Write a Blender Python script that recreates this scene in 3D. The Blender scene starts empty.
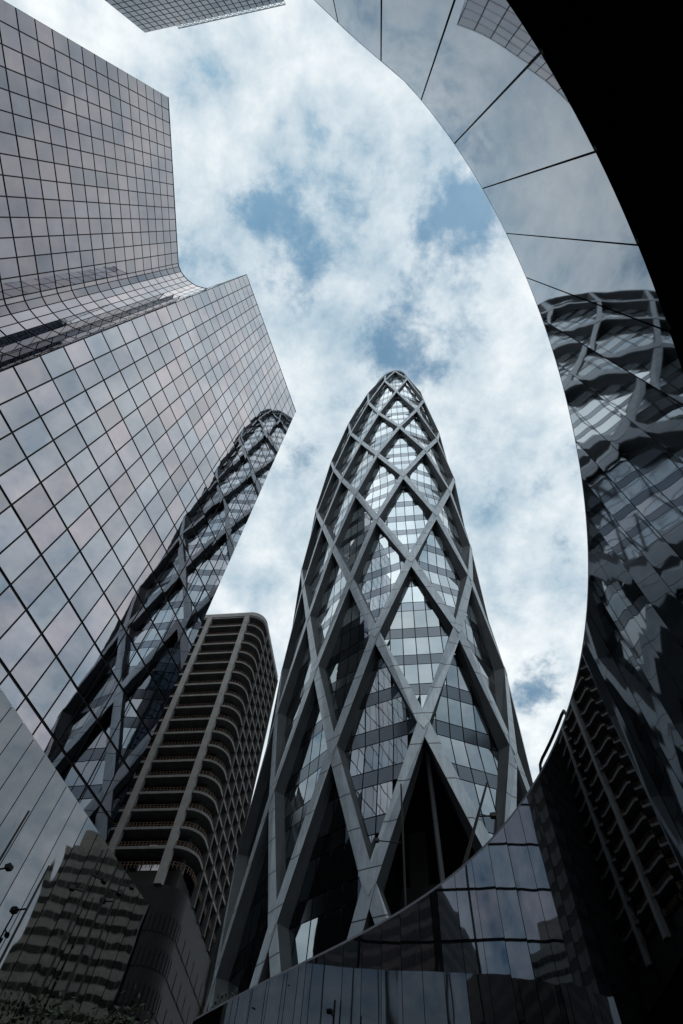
import bpy, bmesh, math, random
from math import sin, cos, pi, radians, sqrt, atan2
from mathutils import Vector, Matrix
random.seed(7)
S = bpy.context.scene
COL = S.collection

# ------------------------------------------------------------------ camera
# The camera stands at the origin (eye height 1.7 m above the ground at z = -1.7).
RX = Vector((0.9913, -0.1183, 0.0577)); RY = Vector((0.1316, 0.891, -0.4344)); RZ = Vector((0.0, 0.4383, 0.8989))
RX.normalize(); RZ = (RZ - RX * RZ.dot(RX)).normalized(); RY = RZ.cross(RX)
FPX = 600.0
cd = bpy.data.cameras.new('camera'); cam = bpy.data.objects.new('camera', cd); COL.objects.link(cam)
cam.matrix_world = Matrix(((RX.x, -RY.x, -RZ.x, 0), (RX.y, -RY.y, -RZ.y, 0), (RX.z, -RY.z, -RZ.z, 0), (0, 0, 0, 1)))
cd.sensor_fit = 'HORIZONTAL'; cd.sensor_width = 36; cd.lens = 36 * FPX / 683; cd.clip_start = 0.05; cd.clip_end = 6000
S.camera = cam
GZ = -1.7

def ray(x, y):
    return (RX * (x - 341.5) + RY * (y - 512) + RZ * FPX).normalized()
def atz(x, y, z):
    d = ray(x, y); return d * (z / d.z)
def atr(x, y, r):
    d = ray(x, y); return d * (r / sqrt(d.x * d.x + d.y * d.y))

# ------------------------------------------------------------------ materials
def newmat(name):
    m = bpy.data.materials.new(name); m.use_nodes = True
    nt = m.node_tree; b = nt.nodes['Principled BSDF']
    return m, nt, b
def nd(nt, t, **kw):
    n = nt.nodes.new(t)
    for k, v in kw.items(): setattr(n, k, v)
    return n
def noise(nt, scale, detail=4, rough=.55, coord='Object', dist=0.0, stretch=None):
    tc = nd(nt, 'ShaderNodeTexCoord'); n = nd(nt, 'ShaderNodeTexNoise')
    n.inputs['Scale'].default_value = scale; n.inputs['Detail'].default_value = detail
    n.inputs['Roughness'].default_value = rough; n.inputs['Distortion'].default_value = dist
    if stretch:
        mp = nd(nt, 'ShaderNodeMapping'); mp.inputs['Scale'].default_value = stretch
        nt.links.new(tc.outputs[coord], mp.inputs['Vector']); nt.links.new(mp.outputs[0], n.inputs['Vector'])
    else: nt.links.new(tc.outputs[coord], n.inputs['Vector'])
    return n.outputs['Fac']
def ramp(nt, fac, stops):
    r = nd(nt, 'ShaderNodeValToRGB'); e = r.color_ramp.elements
    while len(e) < len(stops): e.new(.5)
    for i, (p, c) in enumerate(stops):
        e[i].position = p; e[i].color = (*c, 1)
    nt.links.new(fac, r.inputs['Fac']); return r.outputs['Color']
def bump(nt, b, h, strength, dist=0.1):
    bp = nd(nt, 'ShaderNodeBump'); bp.inputs['Strength'].default_value = strength; bp.inputs['Distance'].default_value = dist
    nt.links.new(h, bp.inputs['Height']); nt.links.new(bp.outputs[0], b.inputs['Normal'])
def mul(c, k): return tuple(x * k for x in c)

def mat_plain(name, c, rough=.6, metal=0.0, var=.25, scale=1.5, spec=.3):
    m, nt, b = newmat(name)
    f = noise(nt, scale, 6, .6)
    nt.links.new(ramp(nt, f, [(.3, mul(c, 1 - var)), (.7, mul(c, 1 + var))]), b.inputs['Base Color'])
    b.inputs['Roughness'].default_value = rough; b.inputs['Metallic'].default_value = metal
    b.inputs['Specular IOR Level'].default_value = spec
    return m

def mat_mirror(name, cols, rough=.03, wav=0.0, wscale=.5, wdist=.05, grime=.12, stretch=None, edge=(1, 1, 1), own=6.0, metal=1.0):
    """Coated reflective glass: metallic, each pane its own slight tint, a trace of grime and waviness."""
    m, nt, b = newmat(name)
    g = nd(nt, 'ShaderNodeAttribute'); g.attribute_name = 'tint'
    base = ramp(nt, g.outputs['Fac'], [(i / max(1, len(cols) - 1), c) for i, c in enumerate(cols)])
    gr = ramp(nt, noise(nt, .35, 5, .6), [(.35, (1 - grime,) * 3), (.7, (1, 1, 1))])
    mx = nd(nt, 'ShaderNodeMix', data_type='RGBA', blend_type='MULTIPLY'); mx.inputs['Factor'].default_value = 1
    nt.links.new(base, mx.inputs['A']); nt.links.new(gr, mx.inputs['B'])
    nt.links.new(mx.outputs['Result'], b.inputs['Base Color'])
    b.inputs['Metallic'].default_value = metal; b.inputs['Roughness'].default_value = rough
    b.inputs['Specular Tint'].default_value = (*edge, 1)
    if wav:   # every panel ripples in its own way
        tc = nd(nt, 'ShaderNodeTexCoord'); n4 = nd(nt, 'ShaderNodeTexNoise', noise_dimensions='4D')
        n4.inputs['Scale'].default_value = wscale; n4.inputs['Detail'].default_value = 2
        mp = nd(nt, 'ShaderNodeMapping'); mp.inputs['Scale'].default_value = stretch or (1, 1, 1)
        nt.links.new(tc.outputs['Object'], mp.inputs['Vector']); nt.links.new(mp.outputs[0], n4.inputs['Vector'])
        ml = nd(nt, 'ShaderNodeMath', operation='MULTIPLY'); ml.inputs[1].default_value = own; nt.links.new(g.outputs['Fac'], ml.inputs[0]); nt.links.new(ml.outputs[0], n4.inputs['W'])
        bump(nt, b, n4.outputs['Fac'], wav, wdist)
    return m

M = {}
M['pane'] = mat_mirror('bronze_mirror_glass', [(.41, .38, .41), (.36, .39, .43), (.33, .315, .34), (.40, .43, .48), (.47, .425, .455), (.37, .36, .39), (.42, .44, .48), (.31, .33, .37)], .015, .10, .35, .05)
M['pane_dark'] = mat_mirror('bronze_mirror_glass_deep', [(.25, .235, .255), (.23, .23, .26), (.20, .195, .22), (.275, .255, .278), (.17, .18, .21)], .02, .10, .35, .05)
M['frame_dark'] = mat_plain('dark_frame', (.006, .006, .007), .6, spec=.15)
M['podium'] = mat_mirror('podium_mirror', [(.20, .21, .225), (.18, .19, .205), (.22, .225, .24)], .02, .30, .5, .07, .1, (1, 1, .35))
M['ring'] = mat_mirror('canopy_mirror', [(.235, .265, .305), (.225, .255, .295), (.245, .275, .31)], .018, .24, .24, .035, .1, (1, 1, .8), own=.8)
M['soffit'] = mat_plain('black_soffit', (.016, .016, .018), .8, spec=.05)
M['concrete_dark'] = mat_plain('dark_concrete', (.06, .06, .065), .8)
M['coping'] = mat_plain('coping_metal', (.27, .29, .34), .5, .0, .1)
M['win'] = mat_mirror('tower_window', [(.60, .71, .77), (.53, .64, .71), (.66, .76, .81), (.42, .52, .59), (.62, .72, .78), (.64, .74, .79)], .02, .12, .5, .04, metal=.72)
M['win_dimmed'] = mat_mirror('dimmed_low_window', [(.27, .31, .34), (.22, .27, .30), (.31, .35, .38), (.16, .20, .23)], .02, .12, .5, .04)  # darker copy of the window glass; dim low reflections put into its colour
M['spandrel_dimmed'] = mat_mirror('dimmed_low_spandrel', [(.10, .12, .14), (.085, .105, .125)], .12)  # spandrel copy darkened the same way for dim low reflections
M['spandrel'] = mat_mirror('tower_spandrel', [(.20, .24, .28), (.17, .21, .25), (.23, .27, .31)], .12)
M['void'] = mat_plain('void_black', (.008, .009, .011), .5)
M['white_clad'] = mat_plain('pale_cladding', (.60, .58, .50), .6)
M['stripe_win'] = mat_plain('dark_stripe_glass', (.05, .045, .03), .15, 0, .5, .3, .6)
M['stone'] = mat_plain('pale_stone', (.225, .223, .22), .8, 0, .2, .6)
M['stone_dark'] = mat_plain('dark_stone', (.03, .028, .027), .85, 0, .3, .6)
M['stone_mid'] = mat_plain('grey_stone', (.145, .143, .141), .8, 0, .25, .6)
M['rib'] = mat_plain('rib_stone', (.065, .065, .066), .85, 0, .25, .6)
M['tan'] = mat_plain('tan_stone', (.36, .31, .275), .8)
M['rail'] = mat_plain('rust_rail', (.13, .085, .06), .6)
M['glass_dark'] = mat_mirror('dark_glass', [(.05, .05, .055), (.08, .08, .09), (.035, .035, .04), (.11, .11, .12)], .05)
M['blue_pane'] = mat_mirror('blue_glass', [(.08, .105, .14), (.065, .09, .12), (.10, .125, .16), (.075, .10, .13)], .05)
M['metal_black'] = mat_plain('black_metal', (.012, .012, .013), .5, .3)
M['bark'] = mat_plain('bark', (.06, .045, .035), .9)
M['leaf'] = mat_plain('leaf', (.035, .05, .028), .7, 0, .4, 2)
M['lattice_metal'] = mat_plain('lattice_metal', (.35, .38, .42), .45, .5)
# brushed aluminium diagrid cladding with panel joints every half storey
def mat_brace():
    m, nt, b = newmat('diagrid_cladding')
    tc = nd(nt, 'ShaderNodeTexCoord'); sx = nd(nt, 'ShaderNodeSeparateXYZ'); nt.links.new(tc.outputs['Object'], sx.inputs[0])
    mo = nd(nt, 'ShaderNodeMath', operation='PINGPONG'); mo.inputs[1].default_value = 1.45; nt.links.new(sx.outputs['Z'], mo.inputs[0])
    lt = nd(nt, 'ShaderNodeMath', operation='LESS_THAN'); lt.inputs[1].default_value = .045; nt.links.new(mo.outputs[0], lt.inputs[0])
    f = noise(nt, .8, 6, .65)
    c = ramp(nt, f, [(.25, (.27, .325, .375)), (.75, (.41, .475, .53))])
    st = ramp(nt, noise(nt, 1.2, 4, .6, stretch=(3, 3, .25)), [(.35, (.80, .80, .80)), (.65, (1, 1, 1))])
    m1 = nd(nt, 'ShaderNodeMix', data_type='RGBA', blend_type='MULTIPLY'); m1.inputs['Factor'].default_value = 1
    nt.links.new(c, m1.inputs['A']); nt.links.new(st, m1.inputs['B'])
    mx = nd(nt, 'ShaderNodeMix', data_type='RGBA'); mx.inputs['B'].default_value = (.05, .055, .06, 1)
    nt.links.new(lt.outputs[0], mx.inputs['Factor']); nt.links.new(m1.outputs['Result'], mx.inputs['A'])
    nt.links.new(mx.outputs['Result'], b.inputs['Base Color'])
    b.inputs['Metallic'].default_value = .35; b.inputs['Roughness'].default_value = .42
    return m
M['brace'] = mat_brace()
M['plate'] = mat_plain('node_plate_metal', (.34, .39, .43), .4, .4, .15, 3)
M['flank'] = mat_plain('shade_darkened_flank', (.07, .08, .09), .6, 0, .2, .6, .2)  # shade on the braces' undersides, put into a darker side colour
def mat_ground():
    m, nt, b = newmat('paving')
    tc = nd(nt, 'ShaderNodeTexCoord'); br = nd(nt, 'ShaderNodeTexBrick'); br.inputs['Scale'].default_value = .8
    nt.links.new(tc.outputs['Object'], br.inputs['Vector'])
    br.inputs['Color1'].default_value = (.06, .06, .062, 1); br.inputs['Color2'].default_value = (.045, .045, .047, 1); br.inputs['Mortar'].default_value = (.02, .02, .02, 1)
    br.inputs['Mortar Size'].default_value = .01
    nt.links.new(br.outputs['Color'], b.inputs['Base Color']); b.inputs['Roughness'].default_value = .75
    return m
M['ground'] = mat_ground()

# ------------------------------------------------------------------ object helpers
TR = random.Random(77)
class MB:
    def __init__(s): s.v = []; s.f = []; s.mi = []; s.ti = []
    def face(s, pts, mi=0):
        n = len(s.v); s.v += [tuple(p) for p in pts]; s.f.append(tuple(range(n, n + len(pts)))); s.mi.append(mi); s.ti.append(TR.random())
    def mesh(s, vs, fs, mi=0):
        n = len(s.v); s.v += [tuple(p) for p in vs]; tv = TR.random()
        for f in fs: s.f.append(tuple(i + n for i in f)); s.mi.append(mi); s.ti.append(tv)
    def box(s, o, a, b, c, mi=0):
        """box from corner o with edge vectors a, b, c"""
        o, a, b, c = map(Vector, (o, a, b, c))
        v = [o, o + a, o + a + b, o + b, o + c, o + a + c, o + a + b + c, o + b + c]
        s.mesh(v, [(0, 3, 2, 1), (4, 5, 6, 7), (0, 1, 5, 4), (1, 2, 6, 5), (2, 3, 7, 6), (3, 0, 4, 7)], mi)
    def tube(s, pts, r, n=8, mi=0, r1=None):
        pts = [Vector(p) for p in pts]; rings = []
        for i, p in enumerate(pts):
            d = (pts[min(i + 1, len(pts) - 1)] - pts[max(i - 1, 0)]).normalized()
            u = d.cross(Vector((0, 0, 1)))
            if u.length < .05: u = d.cross(Vector((1, 0, 0)))
            u.normalize(); w = d.cross(u)
            rr = r if r1 is None else r + (r1 - r) * i / (len(pts) - 1)
            rings.append([p + (u * cos(2 * pi * k / n) + w * sin(2 * pi * k / n)) * rr for k in range(n)])
        vs = [q for g in rings for q in g]; fs = []
        for i in range(len(pts) - 1):
            for k in range(n): fs.append((i * n + k, i * n + (k + 1) % n, (i + 1) * n + (k + 1) % n, (i + 1) * n + k))
        fs.append(tuple(reversed(range(n)))); fs.append(tuple((len(pts) - 1) * n + k for k in range(n)))
        s.mesh(vs, fs, mi)
    def prism(s, poly, z0, z1, mi=0):
        n = len(poly); vs = [(p[0], p[1], z0) for p in poly] + [(p[0], p[1], z1) for p in poly]
        fs = [(i, (i + 1) % n, n + (i + 1) % n, n + i) for i in range(n)] + [tuple(reversed(range(n))), tuple(range(n, 2 * n))]
        s.mesh(vs, fs, mi)
    def build(s, name, mats, parent=None, smooth=False):
        me = bpy.data.meshes.new(name); me.from_pydata(s.v, [], s.f)
        if not isinstance(mats, (list, tuple)): mats = [mats]
        for m in mats: me.materials.append(m)
        me.polygons.foreach_set('material_index', s.mi)
        if smooth: me.polygons.foreach_set('use_smooth', [True] * len(s.f))
        at = me.attributes.new('tint', 'FLOAT', 'FACE'); at.data.foreach_set('value', s.ti)
        me.update()
        o = bpy.data.objects.new(name, me); COL.objects.link(o)
        if parent is not None:
            o.parent = parent
            o.matrix_parent_inverse = Matrix.Translation(-Vector(parent.location))
        return o
def tag(o, label=None, cat=None, group=None, kind=None):
    if label: o['label'] = label
    if cat: o['category'] = cat
    if group: o['group'] = group
    if kind: o['kind'] = kind
    return o
def thing(name, label, cat, loc=(0, 0, 0), group=None):
    o = bpy.data.objects.new(name, None); COL.objects.link(o); o.location = loc; o.empty_display_size = 1
    return tag(o, label, cat, group)
def V2(p, z): return Vector((p[0], p[1], z))

def pane(mb, a, b, z0, z1, gap, rng, tilt=.006, mi=0, gz=None):
    """one glass pane between plan points a and b, inset by the joint, with its own tiny tilt"""
    a, b = Vector((a[0], a[1], 0)), Vector((b[0], b[1], 0)); t = b - a; L = t.length; t /= L
    n = Vector((t.y, -t.x, 0))
    gz = gap if gz is None else gz
    p = a + t * gap; q = b - t * gap; lo = z0 + gz; hi = z1 - gz
    da, db = rng.gauss(0, tilt), rng.gauss(0, tilt)
    h = (hi - lo) / 2; w = (q - p).length / 2
    c = [(p, lo, -w * da - h * db), (q, lo, w * da - h * db), (q, hi, w * da + h * db), (p, hi, -w * da + h * db)]
    mb.face([Vector((v.x, v.y, z)) + n * d for v, z, d in c], mi)

# ------------------------------------------------------------------ ground
g = MB(); g.face([(-3000, -3000, GZ), (3000, -3000, GZ), (3000, 3000, GZ), (-3000, 3000, GZ)])
tag(g.build('ground', M['ground']), kind='structure')

# ------------------------------------------------------------------ mirrored office block (left)
KS = 108 / 60.
AZ = radians(24.646); NS = Vector((cos(AZ), -sin(AZ), 0)); DS = Vector((sin(AZ), cos(AZ), 0)); D0 = -0.2203 * 108
def sl(d, off=0.0): p = NS * (D0 + off) + DS * d; return (p.x, p.y)     # point on the slab's plane
HB = 108.0; PZ = 22.05; ST = 3.27
SL0, SL1 = 0.43 * KS, 14.34 * KS
blk = thing('mirrored_office_block', 'bronze mirrored glass office block on the left with a concave curved corner and gridded panes', 'building', (sl(SL1)[0], sl(SL1)[1], GZ))
rng = random.Random(3)
ncol = 15; T = 12.0
z = HB; k = 0
while z > PZ - 5:
    z0 = z - ST; mb = MB()
    for i in range(ncol):
        pane(mb, sl(SL0 + (SL1 - SL0) * i / ncol), sl(SL0 + (SL1 - SL0) * (i + 1) / ncol), z0, z, .055, rng, .003, gz=.105)
    for i in range(8):      # the slab's narrow end
        pane(mb, sl(SL0 - .03, -T * (i + 1) / 8), sl(SL0 - .03, -T * i / 8), z0, z, .055, rng, .003, gz=.105)
    mb.build('glazing_band', M['pane'], blk); z -= ST
# slab body just behind its glass

def slp(d, off): return sl(d, off)
body = MB(); body.prism([slp(SL0 + .02, -.05), slp(SL1 - .02, -.05), slp(SL1 - .02, -T), slp(SL0 + .02, -T)][::-1], PZ - 8, HB - .03)
body.build('slab_body', M['frame_dark'], blk)
lip = MB(); lip.prism([slp(SL0 - .05, .03), slp(SL1 + .05, .03), slp(SL1 + .05, -T - .05), slp(SL0 - .05, -T - .05)][::-1], HB - .02, HB + .18)
lip.build('parapet', M['frame_dark'], blk)
# rear wing: straight face, then a concave quarter curve that dies into the slab's end
wing = [(-19.161, -7.297)]
pA0 = Vector((-19.161, -7.297)); pA1 = Vector((-18.32, 5.72))
NA = 14
pts = [tuple(pA0.lerp(pA1, i / NA)) for i in range(NA + 1)]
curve = [(-18.32, 5.72), (-18.26, 6.0), (-18.05, 6.42), (-17.72, 6.80), (-17.35, 7.12), (-16.92, 7.36), (-16.45, 7.52), (-15.95, 7.60), (-15.40, 7.62)]
pts += curve[1:]
pts = [(x * KS, y * KS) for x, y in pts]
z = HB
while z > GZ + .3:
    z0 = max(GZ, z - ST); mb = MB()
    for i in range(len(pts) - 1):
        pane(mb, pts[i], pts[i + 1], z0, z, .06 if i < NA else .05, rng, .003 if i < NA else .001, gz=.13)
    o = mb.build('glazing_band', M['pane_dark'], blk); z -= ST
wb = MB()
off = []
for i, p in enumerate(pts):
    a = Vector(pts[max(i - 1, 0)]); b = Vector(pts[min(i + 1, len(pts) - 1)]); t = (b - a).normalized(); off.append((p[0] - t.y * .06, p[1] + t.x * .06))
poly = off + [(pts[-1][0] - 2, pts[-1][1] + 14), (-48, 26), (-50, -12.0)]
wb.prism(poly[::-1], GZ, HB - .03); wb.build('wing_body', M['frame_dark'], blk)
wl = MB()
for i in range(len(pts) - 1):
    a, b = Vector(pts[i]), Vector(pts[i + 1]); t = (b - a).normalized(); n = Vector((t.y, -t.x))
    wl.face([V2(a + n * .05, HB - .02), V2(b + n * .05, HB - .02), V2(b + n * .05, HB + .18), V2(a + n * .05, HB + .18)])
    wl.face([V2(a + n * .05, HB + .18), V2(b + n * .05, HB + .18), V2(b - n * .6, HB + .18), V2(a - n * .6, HB + .18)])
wl.build('parapet', M['frame_dark'], blk)
# podium of tall mirrored panels under the slab, turned a few degrees from the slab's plane
PA = AZ + radians(14.0)
DP = Vector((sin(PA), cos(PA))); NPd = Vector((cos(PA), -sin(PA)))
def hit_slab(x, y): d = ray(x, y); return d * ((D0 - .06) / d.dot(NS))
P0 = hit_slab(-12, 668); P0 = Vector((P0.x, P0.y))
PK = P0.dot(NPd)
e1_ = ray(0, 686.5); e2_ = ray(150, 906.5)
def hit_pod(d): return d * (PK / (d.x * NPd.x + d.y * NPd.y))
H1, H2 = hit_pod(e1_), hit_pod(e2_)
PD1 = (Vector((H2.x, H2.y)) - P0).dot(DP); dh1 = (Vector((H1.x, H1.y)) - P0).dot(DP)
def pl(d, off=0.0): p = P0 + DP * d + NPd * off; return (p.x, p.y)
def ptop(d): return H1.z + (H2.z - H1.z) * (d - dh1) / (PD1 - dh1)     # the parapet falls slightly to the right
PEND = P0
PD0 = -30.0
mb = MB(); d = PD1; rng2 = random.Random(5)
while d > PD0 + .2:
    d1 = d - .95; a_, b_ = pl(d1 + .022), pl(d - .022); o1, o2 = rng2.gauss(0, .004), rng2.gauss(0, .004)
    a_ = Vector(a_) + NPd * o1; b_ = Vector(b_) - NPd * o1
    mb.face([V2(a_, GZ), V2(b_, GZ), V2(b_, ptop(d) - .03), V2(a_, ptop(d1) - .03)]); d = d1
mb.build('podium_cladding', M['podium'], blk)
pb = MB(); A4 = [pl(PD0, -.06), pl(PD1 - .03, -.06), pl(PD1 - .03, -9), pl(PD0, -9)]
zt = [ptop(PD0) - .05, ptop(PD1) - .05, ptop(PD1) - .05, ptop(PD0) - .05]
pb.mesh([V2(p, GZ) for p in A4] + [V2(p, z_) for p, z_ in zip(A4, zt)], [(0, 1, 2, 3), (7, 6, 5, 4), (0, 4, 5, 1), (1, 5, 6, 2), (2, 6, 7, 3), (3, 7, 4, 0)])
pb.build('podium_body', M['frame_dark'], blk)

# ------------------------------------------------------------------ diagrid tower (centre)
ZK = [150.468, 138.177, 126.165, 114.598, 103.318, 92.046, 80.757, 69.277, 57.502, 45.674, 33.871, 22.18, 10.552, GZ]
CX = [8.26, 7.621, 7.189, 7.12, 7.115, 7.082, 6.985, 7.029, 7.102, 7.113, 6.993, 7.078, 7.164, 7.25]
CY = [38.321, 42.158, 45.307, 47.213, 48.036, 48.27, 48.168, 48.148, 48.308, 48.595, 49.088, 49.544, 50.002, 50.5]
AA = [4.073, 7.641, 9.773, 10.856, 11.3, 11.337, 11.164, 10.869, 10.805, 10.968, 11.128, 11.426, 11.861, 12.3]
AA = [q - (.3 if i < 5 else .15 if i < 7 else 0) for i, q in enumerate(AA)]
EE, PHI, TH0 = 1.518, .375, -1.989
JS = [-3.5, -3, -2.5, -2, -1.5, -1, -.5, 0, .5, 1, 1.5, 2, 8.5]
DT = [-.023, .012, .049, .028, -.014, -.038, -.062, -.021, .043, .096, .124, .143, -.023]
def interp(x, xs, ys):
    for i in range(len(xs) - 1):
        if x <= xs[i + 1] or i == len(xs) - 2:
            t = (x - xs[i]) / (xs[i + 1] - xs[i]); return ys[i] + (ys[i + 1] - ys[i]) * t
def TH(j):
    j = (j + 3.5) % 12 - 3.5
    return TH0 + j * pi / 6 + interp(j, JS, DT)
def prof(zz):
    zs = [-q for q in ZK]
    def cat(ys):
        x = -zz
        i = 0
        while i < len(zs) - 2 and x > zs[i + 1]: i += 1
        t = min(1.0, max(-.2, (x - zs[i]) / (zs[i + 1] - zs[i])))
        y0, y1, y2, y3 = ys[max(i - 1, 0)], ys[i], ys[i + 1], ys[min(i + 2, len(ys) - 1)]
        if t < 0: return y1 + (y2 - y1) * t
        return .5 * (2 * y1 + (y2 - y0) * t + (2 * y0 - 5 * y1 + 4 * y2 - y3) * t * t + (3 * y1 - y0 - 3 * y2 + y3) * t ** 3)
    return cat(CX), cat(CY), cat(AA)
def tw(j, zz, inset=0.0):
    cx, cy, a = prof(zz); th = TH(j)
    u, v = max(.3, a - inset) * cos(th), max(.3, a * EE - inset) * sin(th)
    return Vector((cx + u * cos(PHI) - v * sin(PHI), cy + u * sin(PHI) + v * cos(PHI), zz))
def tnorm(j, zz):
    t = (tw(j + .05, zz) - tw(j - .05, zz)); up = tw(j, zz + .5) - tw(j, zz - .5)
    n = t.cross(up).normalized()
    cx, cy, a = prof(zz); p = tw(j, zz)
    if n.x * (p.x - cx) + n.y * (p.y - cy) < 0: n = -n
    return n
def facet(j, zz, inset):
    """flat diamond glazing: straight between the straight braces"""
    kk = 0
    while kk < len(ZK) - 2 and zz < ZK[kk + 1]: kk += 1
    t = (ZK[kk] - zz) / (ZK[kk] - ZK[kk + 1]); t = min(1, max(0, t))
    base = 0.0 if kk % 2 == 0 else .5
    x = j - base; n0 = math.floor(x + .5); fr = x - n0       # nearest node of row kk
    def vert(n, s):
        jn = n + base
        return tw(jn, ZK[kk], inset).lerp(tw(jn + s * .5, ZK[kk + 1], inset), t)
    h = .5 * t
    if abs(fr) <= h and h > 1e-6:
        return vert(n0, -1).lerp(vert(n0, 1), (fr + h) / (2 * h))
    if fr > h: return vert(n0, 1).lerp(vert(n0 + 1, -1), (fr - h) / max(1e-6, 1 - 2 * h))
    return vert(n0 - 1, 1).lerp(vert(n0, -1), (fr + 1 - h) / max(1e-6, 1 - 2 * h))
tower = thing('diagrid_tower', 'tall rounded glass tower wrapped in a grey steel diamond lattice, standing in the centre', 'tower', (7.2, 50, GZ))
NR = len(ZK) - 1
def brace(j0, sgn, extra):
    nodes = []
    for kk in range(NR + 1):
        j = j0 + sgn * .5 * kk
        nodes.append((tw(j, ZK[kk]), tnorm(j, min(max(ZK[kk], 0.0), 149.5))))
    W, Dp = .88, 1.05
    mb = MB(); rings = []
    for i, (p, n) in enumerate(nodes):
        d0 = (p - nodes[i - 1][0]).normalized() if i else None
        d1 = (nodes[i + 1][0] - p).normalized() if i < NR else None
        d = ((d0 or d1) + (d1 or d0)).normalized()
        s = n.cross(d).normalized(); k2 = 1.0
        if d0 and d1: k2 = 1 / max(.8, sqrt((1 + d0.dot(d1)) / 2))
        w = W * (.46 + .54 * min(1, i / 8)) * .5 * k2; dp = Dp * (.6 + .4 * min(1, i / 5))
        e = .22 + extra
        rings.append([p + s * w + n * e, p - s * w + n * e, p - s * w + n * (e - dp), p + s * w + n * (e - dp)])
    vs = [q for r in rings for q in r]; fs = []
    for i in range(NR):
        for k3 in range(4): fs.append((i * 4 + k3, i * 4 + (k3 + 1) % 4, i * 4 + 4 + (k3 + 1) % 4, i * 4 + 4 + k3))
    fs += [(3, 2, 1, 0), tuple(NR * 4 + q for q in range(4))]
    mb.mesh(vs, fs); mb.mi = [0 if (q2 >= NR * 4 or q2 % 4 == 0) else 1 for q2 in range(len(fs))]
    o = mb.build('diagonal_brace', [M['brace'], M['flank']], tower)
    bm = bmesh.new(); bm.from_mesh(o.data); bmesh.ops.recalc_face_normals(bm, faces=bm.faces); bm.to_mesh(o.data); bm.free()
for q in range(12):
    brace(q, 1, .0); brace(q, -1, .025)
for kk in range(4, 12):          # welded node plates where the braces cross
    for q in range(12):
        j = q + (0 if kk % 2 == 0 else .5); p, n = tw(j, ZK[kk]), tnorm(j, ZK[kk])
        p = p + n * .262; up = (Vector((0, 0, 1)) - n * n.z).normalized(); si = n.cross(up)
        r = .50; mb = MB(); c4 = [p + up * r * 1.35, p - si * r * .8, p - up * r * 1.35, p + si * r * .8]
        mb.mesh(c4 + [v - n * .07 for v in c4], [(0, 1, 2, 3), (0, 4, 5, 1), (1, 5, 6, 2), (2, 6, 7, 3), (3, 7, 4, 0)])
        mb.build('node_plate', M['plate'], tower)
# glazing by storey: window band and spandrel band
NP = 72
FH = []
for kk in range(NR):
    for t in range(3): FH.append(ZK[kk] + (ZK[kk + 1] - ZK[kk]) * t / 3.)
FH.append(GZ); FH = FH[::-1]
INS = .62
def in_void(j, zz):      # the unglazed diamond over the entrance
    j = (j + 6) % 12 - 6
    zc = ZK[11]; half = (ZK[10] - ZK[11]) if zz > zc else (ZK[11] - ZK[12])
    return abs(j) < .5 * (1.02 - abs(zz - zc) / half) + .02 and ZK[12] < zz < ZK[10]
rng3 = random.Random(11)
for fi in range(len(FH) - 1):
    z0, z1 = FH[fi], FH[fi + 1]; zs = z0 + (z1 - z0) * .34
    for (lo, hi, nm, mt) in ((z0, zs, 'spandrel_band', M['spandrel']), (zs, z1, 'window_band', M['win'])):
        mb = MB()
        if z0 < 46: mt = M['win_dimmed'] if nm == 'window_band' else M['spandrel_dimmed']  # lower storeys take the copies darkened for dim reflections
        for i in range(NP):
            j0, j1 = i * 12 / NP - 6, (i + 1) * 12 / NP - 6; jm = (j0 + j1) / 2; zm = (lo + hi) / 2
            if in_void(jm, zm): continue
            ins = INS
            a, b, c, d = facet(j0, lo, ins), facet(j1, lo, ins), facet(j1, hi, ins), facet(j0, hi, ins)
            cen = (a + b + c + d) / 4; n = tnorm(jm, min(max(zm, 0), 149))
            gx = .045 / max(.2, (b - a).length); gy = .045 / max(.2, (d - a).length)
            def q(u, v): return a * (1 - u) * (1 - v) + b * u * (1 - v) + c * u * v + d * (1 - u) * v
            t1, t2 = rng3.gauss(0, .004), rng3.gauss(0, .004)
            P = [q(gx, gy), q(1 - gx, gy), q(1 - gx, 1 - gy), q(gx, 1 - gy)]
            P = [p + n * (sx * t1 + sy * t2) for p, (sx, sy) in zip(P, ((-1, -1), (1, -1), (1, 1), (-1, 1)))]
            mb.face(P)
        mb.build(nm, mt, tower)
# dark core right behind the glass (reads as mullions and floor edges)
core = MB(); vs = []; fs = []; lv = FH
for zz in lv:
    ins = INS + .10
    for i in range(NP):
        jj = i * 12 / NP - 6
        vs.append(facet(jj, zz, ins + (6.0 if in_void(jj, zz) and abs(jj) < .6 else 0)))
for r in range(len(lv) - 1):
    for i in range(NP): fs.append((r * NP + i, r * NP + (i + 1) % NP, (r + 1) * NP + (i + 1) % NP, (r + 1) * NP + i))
core.mesh(vs, fs); core.face([vs[(len(lv) - 1) * NP + i] for i in range(NP)]); core.build('core', M['void'], tower)
# top ring beam and low glazed cap
cap = MB(); rp = [tw(i * .25 - 6, 150.4) + Vector((0, 0, .3)) for i in range(49)]
cap.tube(rp, .42, 6); cap.build('crown_ring', M['brace'], tower)
dm = MB(); top = Vector((CX[0], CY[0], 152.2))
for i in range(24):
    dm.face([tw(i * .5 - 6, 150.3, .3), tw(i * .5 - 5.5, 150.3, .3), top])
dm.build('glass_cap', M['spandrel'], tower)
ec = MB(); e0 = tw(.05, 33.0, 1.6); e1 = tw(.10, GZ, 1.6)
ec.tube([e1, e0], .17, 10); ec.build('entrance_column', M['flank'], tower)

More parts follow.
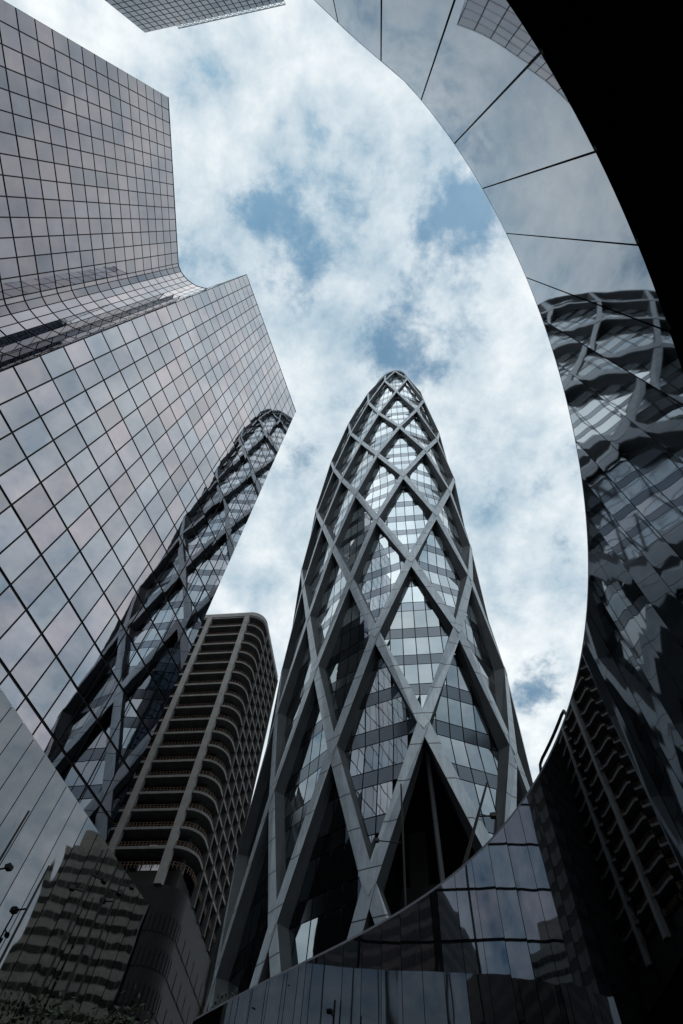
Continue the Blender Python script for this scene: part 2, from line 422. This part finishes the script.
# ------------------------------------------------------------------ curved mirror canopy (right and bottom)
RS = 14.0; RC = Vector((-.786, .879)) * RS; RZ1 = RS; RZ0 = .492 * RS
PC = [-0.3009726714113582, -0.5193515575608705, 0.8272101637881921, 0.08367129267963451, -0.165673611997702, -0.04841895218532062, 1.3310682034727674]
def rad(t):
    if t > 148: return 1.3085
    x = (max(t, 19) - 80) / 80; r = 0
    for c in PC: r = r * x + c
    if t > 143: r = r + (1.3085 - r) * (t - 143) / 5
    return r
def rp_(t, off=0.0):
    a = radians(t); r = rad(t) * RS
    p0 = RC + Vector((sin(a), cos(a))) * r
    if off:
        b = radians(t + .5); p1 = RC + Vector((sin(b), cos(b))) * rad(t + .5) * RS
        tt = (p1 - p0).normalized(); n = Vector((tt.y, -tt.x))
        if n.dot(p0 - RC) < 0: n = -n
        p0 = p0 + n * off
    return p0
canopy = thing('mirror_canopy', 'sweeping concave mirror-clad canopy rim with a black underside, curving round the right side', 'canopy', (rp_(90, 3).x, rp_(90, 3).y, GZ))
T0, T1 = 19.5, 196.0
TJ = [129.151 + 3.12 * i for i in range(-35, 22)]
TJ = [T0] + [t for t in TJ if T0 + .8 < t < T1] + [T1]
def deep(t):   # how far the canopy runs back behind its rim
    return 1.6 if t < 60 else min(16, 1.6 + (t - 60) * .35)
RPN = random.Random(31)
RB = lambda t: GZ if t < 66 else RZ0   # towards the tower the mirror wall comes down to the ground
for i in range(len(TJ) - 1):
    a, b = TJ[i], TJ[i + 1]; mb = MB(); nx, nz = 5, 6; gp = .0013 / .0546 * .6
    a2, b2 = a + .04, b - .04; wob = RPN.uniform(-.004, .004); vs = []; fs = []
    zb = RB((a + b) / 2)
    for iz in range(nz + 1):
        for ix in range(nx + 1):
            u = ix / nx; p = rp_(a2 + (b2 - a2) * u, wob * (u * 2 - 1) + 1e-6)
            vs.append(V2(p, zb + (RZ1 - .036 - zb) * iz / nz))
    for iz in range(nz):
        for ix in range(nx):
            q = iz * (nx + 1) + ix; fs.append((q, q + 1, q + nx + 2, q + nx + 1))
    mb.mesh(vs, fs); mb.build('mirror_panel', M['ring'], canopy, smooth=True)
TS = [T0 + (T1 - T0) * i / 160 for i in range(161)]
bk = MB(); so = MB(); rf = MB(); co = MB(); wl = MB()
for i in range(160):
    a, b = TS[i], TS[i + 1]
    zb = RB((a + b) / 2)
    bk.face([V2(rp_(a, .04), zb + .02), V2(rp_(b, .04), zb + .02), V2(rp_(b, .04), RZ1 - .05), V2(rp_(a, .04), RZ1 - .05)])
    if zb > 0:
        so.face([V2(rp_(a, .03), RZ0 + .01), V2(rp_(a, deep(a)), RZ0 + .01), V2(rp_(b, deep(b)), RZ0 + .01), V2(rp_(b, .03), RZ0 + .01)])
    rf.face([V2(rp_(a, .06), RZ1 - .06), V2(rp_(b, .06), RZ1 - .06), V2(rp_(b, deep(b)), RZ1 - .06), V2(rp_(a, deep(a)), RZ1 - .06)])
    wl.face([V2(rp_(a, deep(a)), GZ), V2(rp_(b, deep(b)), GZ), V2(rp_(b, deep(b)), RZ1 - .06), V2(rp_(a, deep(a)), RZ1 - .06)])
    pi_, qi = rp_(a, .006), rp_(b, .006); po, qo = rp_(a, .10), rp_(b, .10); z0, z1 = RZ1 - .04, RZ1 + .06
    co.face([V2(pi_, z0), V2(qi, z0), V2(qi, z1), V2(pi_, z1)]); co.face([V2(pi_, z1), V2(qi, z1), V2(qo, z1), V2(po, z1)])
    co.face([V2(po, z0), V2(qo, z0), V2(qi, z0), V2(pi_, z0)]); co.face([V2(po, z1), V2(qo, z1), V2(qo, z0), V2(po, z0)])
for t in (T0, T1):   # end walls
    wl.face([V2(rp_(t, .03), GZ if t == T0 else RZ0), V2(rp_(t, deep(t)), GZ if t == T0 else RZ0), V2(rp_(t, deep(t)), RZ1 - .06), V2(rp_(t, .03), RZ1 - .06)])
bk.build('rim_backing', M['frame_dark'], canopy); so.build('soffit', M['soffit'], canopy)
rf.build('roof', M['concrete_dark'], canopy); co.build('coping', M['coping'], canopy); wl.build('rear_wall', M['soffit'], canopy)
# bent guard rail on the rim
gr = MB(); ta, tb = 89.0, 81.2
path = [V2(rp_(ta, .05), RZ1 + .02), V2(rp_(ta - .3, .05), RZ1 + .32)] + [V2(rp_(ta + (tb - ta) * i / 8, .05), RZ1 + .36) for i in range(1, 8)] + [V2(rp_(tb + .3, .05), RZ1 + .30), V2(rp_(tb, .05), RZ1 + .02)]
gr.tube(path, .05, 8); gr.build('guard_rail', M['metal_black'], canopy)

# ------------------------------------------------------------------ balcony tower block (left of the diagrid tower)
HBk = 112.0
FA = radians(103.); FD = Vector((sin(FA), cos(FA))); SD = Vector((FD.y * -1, FD.x)); 
if SD.y < 0: SD = -SD
cnr = Vector((-.143, .745)) * HBk + FD * 1.6
def bp(u, v): return cnr - FD * u + SD * v        # u: to the left along the front, v: back along the side
def outline(off, r=3.2, ul=34.0, vd=19.0):
    P = [bp(ul + off, -off), bp(r, -off)]
    P = [bp(ul + off, -off)]
    for i in range(9):
        a = pi / 2 * i / 8
        P.append(bp(r - (r + off) * sin(a), r - (r + off) * cos(a)))
    P += [bp(-off, vd + off), bp(ul + off, vd + off)]
    return P
bal = thing('balcony_block', 'dark high-rise block with pale pillars and a rounded balcony edge on every storey', 'building', (bp(17, 9)[0], bp(17, 9)[1], GZ))
mb = MB(); mb.prism(outline(-1.9, 2.0), GZ, HBk - .5); mb.build('core_wall', M['stone_dark'], bal)
FHt = 3.12; zf = HBk - .2; kk = 0
def offpath(off, step=1.1):
    P = outline(off)[:-1]; out = []
    for i in range(len(P) - 1):
        a, b = P[i], P[i + 1]; n = max(1, int((b - a).length / step))
        for t in range(n): out.append(a.lerp(b, t / n))
    out.append(P[-1]); return out
rngb = random.Random(9)
while zf > 53:
    mb = MB(); mb.prism(outline(0), zf - .44, zf); mb.build('balcony_slab', M['stone_mid'], bal)
    # recessed glazing of the storey below this slab
    gl = MB(); wp = offpath(-1.8, 1.6)
    for i in range(len(wp) - 1):
        pane(gl, wp[i], wp[i + 1], zf - FHt + .5, zf - .7, .09, rngb, .006)
    gl.build('window_band', M['glass_dark'], bal)
    rl = MB(); rw = offpath(-.25, .55)
    zr = zf - FHt
    for i in range(len(rw) - 1):
        a, b = rw[i], rw[i + 1]; h = .85 if rngb.random() < .8 else .7
        rl.tube([V2(a, zr - .02), V2(a, zr + .85)], .05, 4)
    for hh in (.85, .45): rl.tube([V2(p, zr + hh) for p in rw], .06, 4)
    rl.build('railing', M['rail'], bal)
    zf -= FHt; kk += 1
for u in (12.6, 3.8, 21.4, 30.2):
    mb = MB(); a = bp(u + .55, -.22); mb.box(V2(a, 50), tuple(FD * 1.1) + (0,), tuple(SD * .9) + (0,), (0, 0, HBk - 50.05)); mb.build('pillar', M['stone'], bal)
for v in (5.5, 8.9, 12.3, 15.7, 19.0):
    mb = MB(); a = bp(-.15, v - .3); mb.box(V2(a, 50), tuple(SD * .45) + (0,), tuple(FD * -.8) + (0,), (0, 0, HBk - 50.05)); mb.build('side_rib', M['rib'], bal)
mb = MB(); a = bp(-.3, 18.7); mb.box(V2(a, GZ), tuple(FD * -36) + (0,), tuple(SD * .6) + (0,), (0, 0, HBk - GZ - .3)); mb.build('rear_wall', M['stone_dark'], bal)
mb = MB(); mb.prism(outline(-.1), GZ + .01, 49.95); mb.build('blackened_base', M['frame_dark'], bal)  # made-up black base; the fade to darkness low down is its colour
bpth = offpath(.0, 2.4)
for zz in range(4, 48, 4):
    mb = MB()
    for i in range(len(bpth) - 1): pane(mb, bpth[i], bpth[i + 1], zz, zz + 2.6, .12, rngb, .006)
    mb.build('blackened_base_band', M['frame_dark'], bal)  # bands blackened along with the made-up base
mb = MB(); mb.prism(outline(.12), HBk - .19, HBk + 1.1); mb.build('roof_fascia', M['stone'], bal)

# ------------------------------------------------------------------ grid tower (top left, behind)
HG = 150.0
ga = Vector((-35.03, -19.10)) * HG / 100; gb = Vector((-16.45, -24.4)) * HG / 100; gt = (gb - ga).normalized(); gn = Vector((gt.y, -gt.x))
if gn.dot(-ga) < 0: gn = -gn
gtw = thing('grid_tower', 'blue-grey gridded office tower whose roof edge juts in at the top left', 'building', ((ga + gb) / 2 - gn * 15).to_tuple() + (GZ,))
rg = random.Random(4); z = HG; W = (gb - ga).length
while z > GZ + 1:
    z0 = max(GZ, z - 2.5); mb = MB(); n = 22
    for i in range(n):
        pane(mb, ga + gt * W * (i + 1) / n, ga + gt * W * i / n, z0 + .12, z, .10, rg, .004)
    mb.build('glazing_band', M['blue_pane'], gtw); z -= 2.5
mb = MB(); mb.prism([ga - gn * .07, gb - gn * .07, gb - gn * 30, ga - gn * 30], GZ, HG - .02); mb.build('body', M['frame_dark'], gtw)
mb = MB(); n = 22
for i in range(n + 1):
    if i > n * .22: mb.box(V2(ga + gt * (W * i / n) - gn * .3, HG + .05), tuple(gt * .12) + (0,), tuple(gn * .12) + (0,), (0, 0, 2.6))
for i in range(5, n):
    a = ga + gt * (W * i / n) - gn * .25; b = ga + gt * (W * (i + 1) / n) - gn * .25
    mb.tube([V2(a, HG + .1), V2(b, HG + 2.5)], .07, 4); mb.tube([V2(b, HG + .1), V2(a, HG + 2.5)], .07, 4)
for hh in (.1, 2.6): mb.tube([V2(ga + gt * W * .22 - gn * .25, HG + hh), V2(gb - gn * .25, HG + hh)], .1, 4)
mb.build('lattice_parapet', M['lattice_metal'], gtw)

# ------------------------------------------------------------------ striped office building seen mirrored in the podium
def mir(p): p = Vector(p); k_ = NPd.dot(Vector((p.x, p.y)) - PEND); return p - Vector((NPd.x, NPd.y, 0)) * (2 * k_)
HW = 60.0
w1 = mir(atz(58, 842, HW)); w2 = mir(atz(160, 862, HW)); wt = Vector((w2.x - w1.x, w2.y - w1.y)); WW = wt.length; wt.normalize()
wn = Vector((wt.y, -wt.x))
if wn.dot(Vector((sl(10)[0] - w1.x, sl(10)[1] - w1.y))) < 0: wn = -wn
o1 = Vector((w1.x, w1.y))
stb = thing('striped_building', 'pale office building with horizontal stripes of windows, mirrored in the panels at lower left', 'building', (o1 + wt * WW / 2 - wn * 8).to_tuple() + (GZ,))
mb = MB(); mb.prism([o1, o1 + wt * WW, o1 + wt * WW - wn * 18, o1 - wn * 18], GZ, HW); mb.build('body', M['white_clad'], stb)
mb = MB(); mb.prism([o1 + wt * WW * .25 - wn * 2, o1 + wt * WW * .7 - wn * 2, o1 + wt * WW * .7 - wn * 14, o1 + wt * WW * .25 - wn * 14], HW + .01, HW + 4); mb.build('rooftop_plant', M['white_clad'], stb)
z = HW - 1.2; rs = random.Random(2)
while z > 2:
    mb = MB(); n = int(WW / 1.5)
    for i in range(n):
        a = o1 + wt * (WW * i / n) + wn * .06; b = o1 + wt * (WW * (i + 1) / n) + wn * .06
        pane(mb, a, b, z - 1.05, z, .07, rs, .003)
    mb.build('window_band', M['stripe_win'], stb); z -= 2.2

# ------------------------------------------------------------------ low dark block behind, closing the gap at the bottom
bkb = thing('rear_block', 'low dark building standing in shade behind the balcony block and lattice tower', 'building', (0, 118, GZ))
mb = MB(); mb.box((-45, 110, GZ), (80, 0, 0), (0, 16, 0), (0, 0, 40)); mb.build('body', M['stone_dark'], bkb)
for zz in range(4, 38, 4):
    mb = MB()
    for i in range(26): pane(mb, (-44 + i * 3, 109.95), (-41.4 + i * 3, 109.95), zz, zz + 2.2, .1, rs)
    mb.build('window_band', M['glass_dark'], bkb)

# ------------------------------------------------------------------ added blocks out of direct view: cut low sky, darken reflections
def office(name, label, x0, x1, y0, y1, h, wall, glass, fl, faces, seed):  # builds the added blocks only
    t = thing(name, label, 'building', ((x0 + x1) / 2, (y0 + y1) / 2, GZ)); R = random.Random(seed)
    mb = MB(); mb.box((x0, y0, GZ), (x1 - x0, 0, 0), (0, y1 - y0, 0), (0, 0, h - GZ)); mb.build('body', wall, t)
    P = {'s': ((x0, y0), (x1, y0)), 'e': ((x1, y0), (x1, y1)), 'n': ((x1, y1), (x0, y1)), 'w': ((x0, y1), (x0, y0))}
    z = 3.0
    while z < h - fl:
        mb = MB()
        for fc in faces:
            a, b = Vector(P[fc][0]), Vector(P[fc][1]); tt = (b - a).normalized(); nn = Vector((tt.y, -tt.x)); n = int((b - a).length / 1.8)
            for i in range(n): pane(mb, a + tt * ((b - a).length * i / n) + nn * .05, a + tt * ((b - a).length * (i + 1) / n) + nn * .05, z, z + fl * .62, .1, R, .004)
        mb.build('window_band', glass, t); z += fl  # bands of the added block
    return t
office('added_block', 'added black office block, darkening reflections, behind the slab of the mirrored block', -80, -38, 68, 86, 92, M['frame_dark'], M['void'], 3.4, 'se', 21)
office('added_block', 'added brown stone block across the plaza, unseen, holding back low sky', 22, 62, -92, -66, 46, M['stone_dark'], M['glass_dark'], 3.5, 'nw', 22)
office('added_block', 'added grey concrete block behind the viewer, shading the tower base from low sky', -22, 14, -95, -70, 50, M['concrete_dark'], M['glass_dark'], 3.3, 'ne', 23)
office('added_block', 'added tan stone block behind the canopy, browning reflections and blocking low sky', 54, 82, -70, -14, 78, M['tan'], M['stripe_win'], 3.4, 'wn', 25)
office('added_block', 'added low block far right, unseen, keeping low sky off the lattice tower', 42, 120, 84, 120, 48, M['stone_dark'], M['glass_dark'], 3.6, 'sw', 24)

# ------------------------------------------------------------------ lamp posts
def lamp(name, label, top, base, heads, group=None, r=.055):
    base = Vector(base); top = Vector(top)
    L = thing(name, label, 'lamp', base, group)
    mb = MB(); mb.tube([base, base.lerp(top, .5), top], r * 1.35, 8, r1=r * .7); mb.build('pole', M['metal_black'], L)
    for (f, dx, dy) in heads:
        p = base.lerp(top, f); q = p + Vector((dx, dy, .02)); ar = MB(); ar.tube([p, q], .03, 6); ar.build('arm', M['metal_black'], L)
        h = MB(); d = Vector((dx, dy, 0)).normalized(); s = Vector((-d.y, d.x, 0)); c = q + d * .09
        pr = [(-.12, .07), (.08, .10), (.12, .03), (.10, -.08), (-.09, -.07)]
        vs = [c + d * a + Vector((0, 0, b)) - s * .10 for a, b in pr] + [c + d * a + Vector((0, 0, b)) + s * .10 for a, b in pr]
        h.mesh(vs, [(0, 1, 2, 3, 4), (9, 8, 7, 6, 5)] + [(i, i + 5, (i + 1) % 5 + 5, (i + 1) % 5) for i in range(5)])
        h.build('floodlight', M['metal_black'], L)
    return L
GL = 'floodlight posts in front of the mirrored podium'
def plane_r(x, y):
    d = ray(x, y); t = PEND.dot(NPd) / (d.x * NPd.x + d.y * NPd.y); p = d * t; return sqrt(p.x ** 2 + p.y ** 2)
for (x, y, fr, heads, lab) in (
    (29, 811, .80, [(.86, .45, -.2)], 'thin black floodlight post at far left, the highest one before the podium'),
    (49, 866, .80, [(.9, -.4, .2)], 'black floodlight post standing second from the left before the podium'),
    (103, 850, .84, [(.94, .4, .3), (.9, -.4, -.1)], 'black twin floodlight post where the striped reflection begins to narrow'),
    (116, 868, .85, [(.95, .4, .2)], 'black single-headed floodlight post between two twin-headed posts by the podium'),
    (127, 868, .86, [(.96, .4, .1), (.92, -.4, .1)], 'black twin floodlight post nearest the right end of the podium')):
    tp = atr(x, y, plane_r(x, y) * fr)
    lamp('lamp_post', lab, tp, (tp.x, tp.y, GZ), heads, GL)
tp = atr(401, 784, 30.0)
lamp('lamp_post', 'slim black lamp post in front of the dark entrance of the lattice tower', tp, (tp.x, tp.y, GZ), [(.86, -1.3, .1)], None, .07)
b_ = V2(rp_(63.5, .3), RZ1 - .05); rr = sqrt(b_.x ** 2 + b_.y ** 2)
tp = atr(487, 783, rr)
lamp('floodlight_mast', 'leaning black floodlight mast fixed on the mirrored rim before the lattice tower', tp, b_, [(.62, .5, -.1)], None, .06)

# ------------------------------------------------------------------ trees
def tree(label, x, y, h, cr, seed, n=2200):
    R = random.Random(seed)
    t = thing('tree', label, 'tree', (x, y, GZ), 'small trees in the plaza')
    tr = MB(); tr.tube([(x, y, GZ), (x + .1, y, GZ + h * .35), (x + .05, y + .1, GZ + h * .62)], .16, 8, r1=.07)
    cl = []
    for i in range(9):
        a = R.uniform(0, 2 * pi); e = Vector((x + cos(a) * cr * R.uniform(.3, .8), y + sin(a) * cr * R.uniform(.3, .8), GZ + h * R.uniform(.55, .95)))
        tr.tube([(x + .05, y + .05, GZ + h * R.uniform(.35, .6)), e], .06, 5, r1=.02); cl.append((e, cr * R.uniform(.35, .6)))
    tr.build('trunk', M['bark'], t)
    cn = MB()
    for i in range(n):
        c, r = R.choice(cl); v = Vector((R.gauss(0, .5), R.gauss(0, .5), R.gauss(0, .45))) * r; p = c + v
        u = Vector((R.gauss(0, 1), R.gauss(0, 1), R.gauss(0, 1))).normalized(); w = u.orthogonal().normalized(); s = R.uniform(.05, .12)
        cn.face([p - u * s, p + w * s * .5, p + u * s, p - w * s * .5])
    cn.build('crown', M['leaf'], t)
for (x, y, r, cr, sd, lab) in ((290, 958, 31.5, 1.9, 1, 'leafy tree rising at the foot of the lattice tower beside the mirror wall'),
                              (249, 985, 34., 1.6, 2, 'small tree left of the mirror wall by the outer lattice braces'),
                              (40, 1004, 21, 1.6, 3, 'dark tree at the bottom left corner under the mirrored podium'),
                              (118, 996, 24, 1.7, 4, 'dark tree under the right end of the mirrored podium'),
                              (85, 1006, 22.5, 1.5, 5, 'dark tree between two others below the striped reflection')):
    p = atr(x, y, r); tree(lab, p.x, p.y, p.z - GZ, cr, sd)

# ------------------------------------------------------------------ sky and light
Wd = bpy.data.worlds.new('World'); S.world = Wd; Wd.use_nodes = True; nt = Wd.node_tree
bg = nt.nodes['Background']
SUN_AZ, SUN_EL = radians(197), radians(50)
sky = nd(nt, 'ShaderNodeTexSky', sky_type='NISHITA'); sky.sun_disc = False; sky.sun_elevation = SUN_EL; sky.sun_rotation = SUN_AZ; sky.ozone_density = .6
tc = nd(nt, 'ShaderNodeTexCoord'); DIR = tc.outputs['Generated']
def math_(op, a, b=None, c=None):
    n = nd(nt, 'ShaderNodeMath', operation=op)
    for i, v in enumerate((a, b, c)):
        if v is None: continue
        if isinstance(v, (int, float)): n.inputs[i].default_value = v
        else: nt.links.new(v, n.inputs[i])
    return n.outputs[0]
sep = nd(nt, 'ShaderNodeSeparateXYZ'); nt.links.new(DIR, sep.inputs[0])
zc = math_('ADD', math_('MAXIMUM', sep.outputs['Z'], 0.0), .22)
cmb = nd(nt, 'ShaderNodeCombineXYZ')
nt.links.new(math_('DIVIDE', sep.outputs['X'], zc), cmb.inputs[0]); nt.links.new(math_('DIVIDE', sep.outputs['Y'], zc), cmb.inputs[1])
def wnoise(scale, detail, rough, dist, seed):
    n = nd(nt, 'ShaderNodeTexNoise'); mp = nd(nt, 'ShaderNodeMapping'); mp.inputs['Location'].default_value = (seed, seed * 1.7, seed * .3)
    nt.links.new(cmb.outputs[0], mp.inputs[0]); nt.links.new(mp.outputs[0], n.inputs['Vector'])
    n.inputs['Scale'].default_value = scale; n.inputs['Detail'].default_value = detail; n.inputs['Roughness'].default_value = rough; n.inputs['Distortion'].default_value = dist
    return n.outputs['Fac']
f1 = wnoise(4.6, 14, .60, .08, 1.3); f2 = wnoise(1.8, 6, .55, .1, 4.1); f3 = wnoise(10.0, 14, .62, .1, 7.7)
dens = math_('ADD', math_('MULTIPLY', math_('SUBTRACT', f1, .5), 4.2), math_('MULTIPLY', math_('SUBTRACT', f3, .5), 3.2))
dens = math_('ADD', dens, math_('ADD', math_('MULTIPLY', math_('SUBTRACT', f2, .5), 1.0), 1.22))
# openings in the cloud deck: direction, angular size, depth
for (dx, dy, dz, w, dep) in ((-.164, -.003, .986, 2.6, .75), (-.104, .094, .99, 2.4, .5), (.075, .177, .981, 4.0, .9), (.101, -.021, .995, 3.0, 1.0), (.152, -.053, .987, 3.0, 1.0), (.06, .02, .998, 2.0, .6),
                             (.203, .113, .973, 3.0, .6), (.335, .595, .731, 5.0, .7), (-.33, -.16, .93, 7.0, .45)):
    v = Vector((dx, dy, dz)).normalized()
    dn = nd(nt, 'ShaderNodeVectorMath', operation='DOT_PRODUCT'); dn.inputs[1].default_value = v; nt.links.new(DIR, dn.inputs[0])
    c = cos(radians(w)); e = math_('EXPONENT', math_('DIVIDE', math_('SUBTRACT', dn.outputs['Value'], 1.0), 1 - c))
    dens = math_('SUBTRACT', dens, math_('MULTIPLY', e, dep))
mr = nd(nt, 'ShaderNodeMapRange', interpolation_type='SMOOTHSTEP'); nt.links.new(dens, mr.inputs['Value']); mr.inputs['From Min'].default_value = -.20; mr.inputs['From Max'].default_value = .68; mr.inputs['To Min'].default_value = .16
cov = mr.outputs['Result']
cr = nd(nt, 'ShaderNodeValToRGB'); e = cr.color_ramp.elements
e[0].position = .36; e[0].color = (.36, .51, .63, 1); e[1].position = .59; e[1].color = (1.0, 1.04, 1.05, 1)
nt.links.new(math_('ADD', math_('MULTIPLY', f3, .5), math_('MULTIPLY', f2, .5)), cr.inputs['Fac'])
SKY_STR = .10
skm = nd(nt, 'ShaderNodeMix', data_type='RGBA')
cs = nd(nt, 'ShaderNodeVectorMath', operation='SCALE'); cs.inputs['Scale'].default_value = 1.0 / SKY_STR; nt.links.new(cr.outputs['Color'], cs.inputs[0])
nt.links.new(cov, skm.inputs['Factor']); tn = nd(nt, 'ShaderNodeMix', data_type='RGBA', blend_type='MULTIPLY'); tn.inputs['Factor'].default_value = 1; tn.inputs['B'].default_value = (1.05, 1.65, 1.55, 1); nt.links.new(sky.outputs[0], tn.inputs['A']); nt.links.new(tn.outputs['Result'], skm.inputs['A']); nt.links.new(cs.outputs[0], skm.inputs['B'])
nt.links.new(skm.outputs['Result'], bg.inputs['Color']); bg.inputs['Strength'].default_value = SKY_STR
sd = bpy.data.lights.new('sun', 'SUN'); sd.energy = .55; sd.angle = radians(60); sd.color = (1, .97, .92)
so_ = bpy.data.objects.new('sun', sd); COL.objects.link(so_)
sv = Vector((sin(SUN_AZ) * cos(SUN_EL), cos(SUN_AZ) * cos(SUN_EL), sin(SUN_EL)))
so_.rotation_euler = sv.to_track_quat('Z', 'Y').to_euler()
S.view_settings.view_transform = 'Standard'; S.view_settings.look = 'None'; S.view_settings.exposure = 0; S.view_settings.gamma = 1
S.view_settings.use_curve_mapping = False
S.render.engine = 'CYCLES'; S.cycles.max_bounces = 8; S.cycles.glossy_bounces = 5; S.cycles.diffuse_bounces = 3
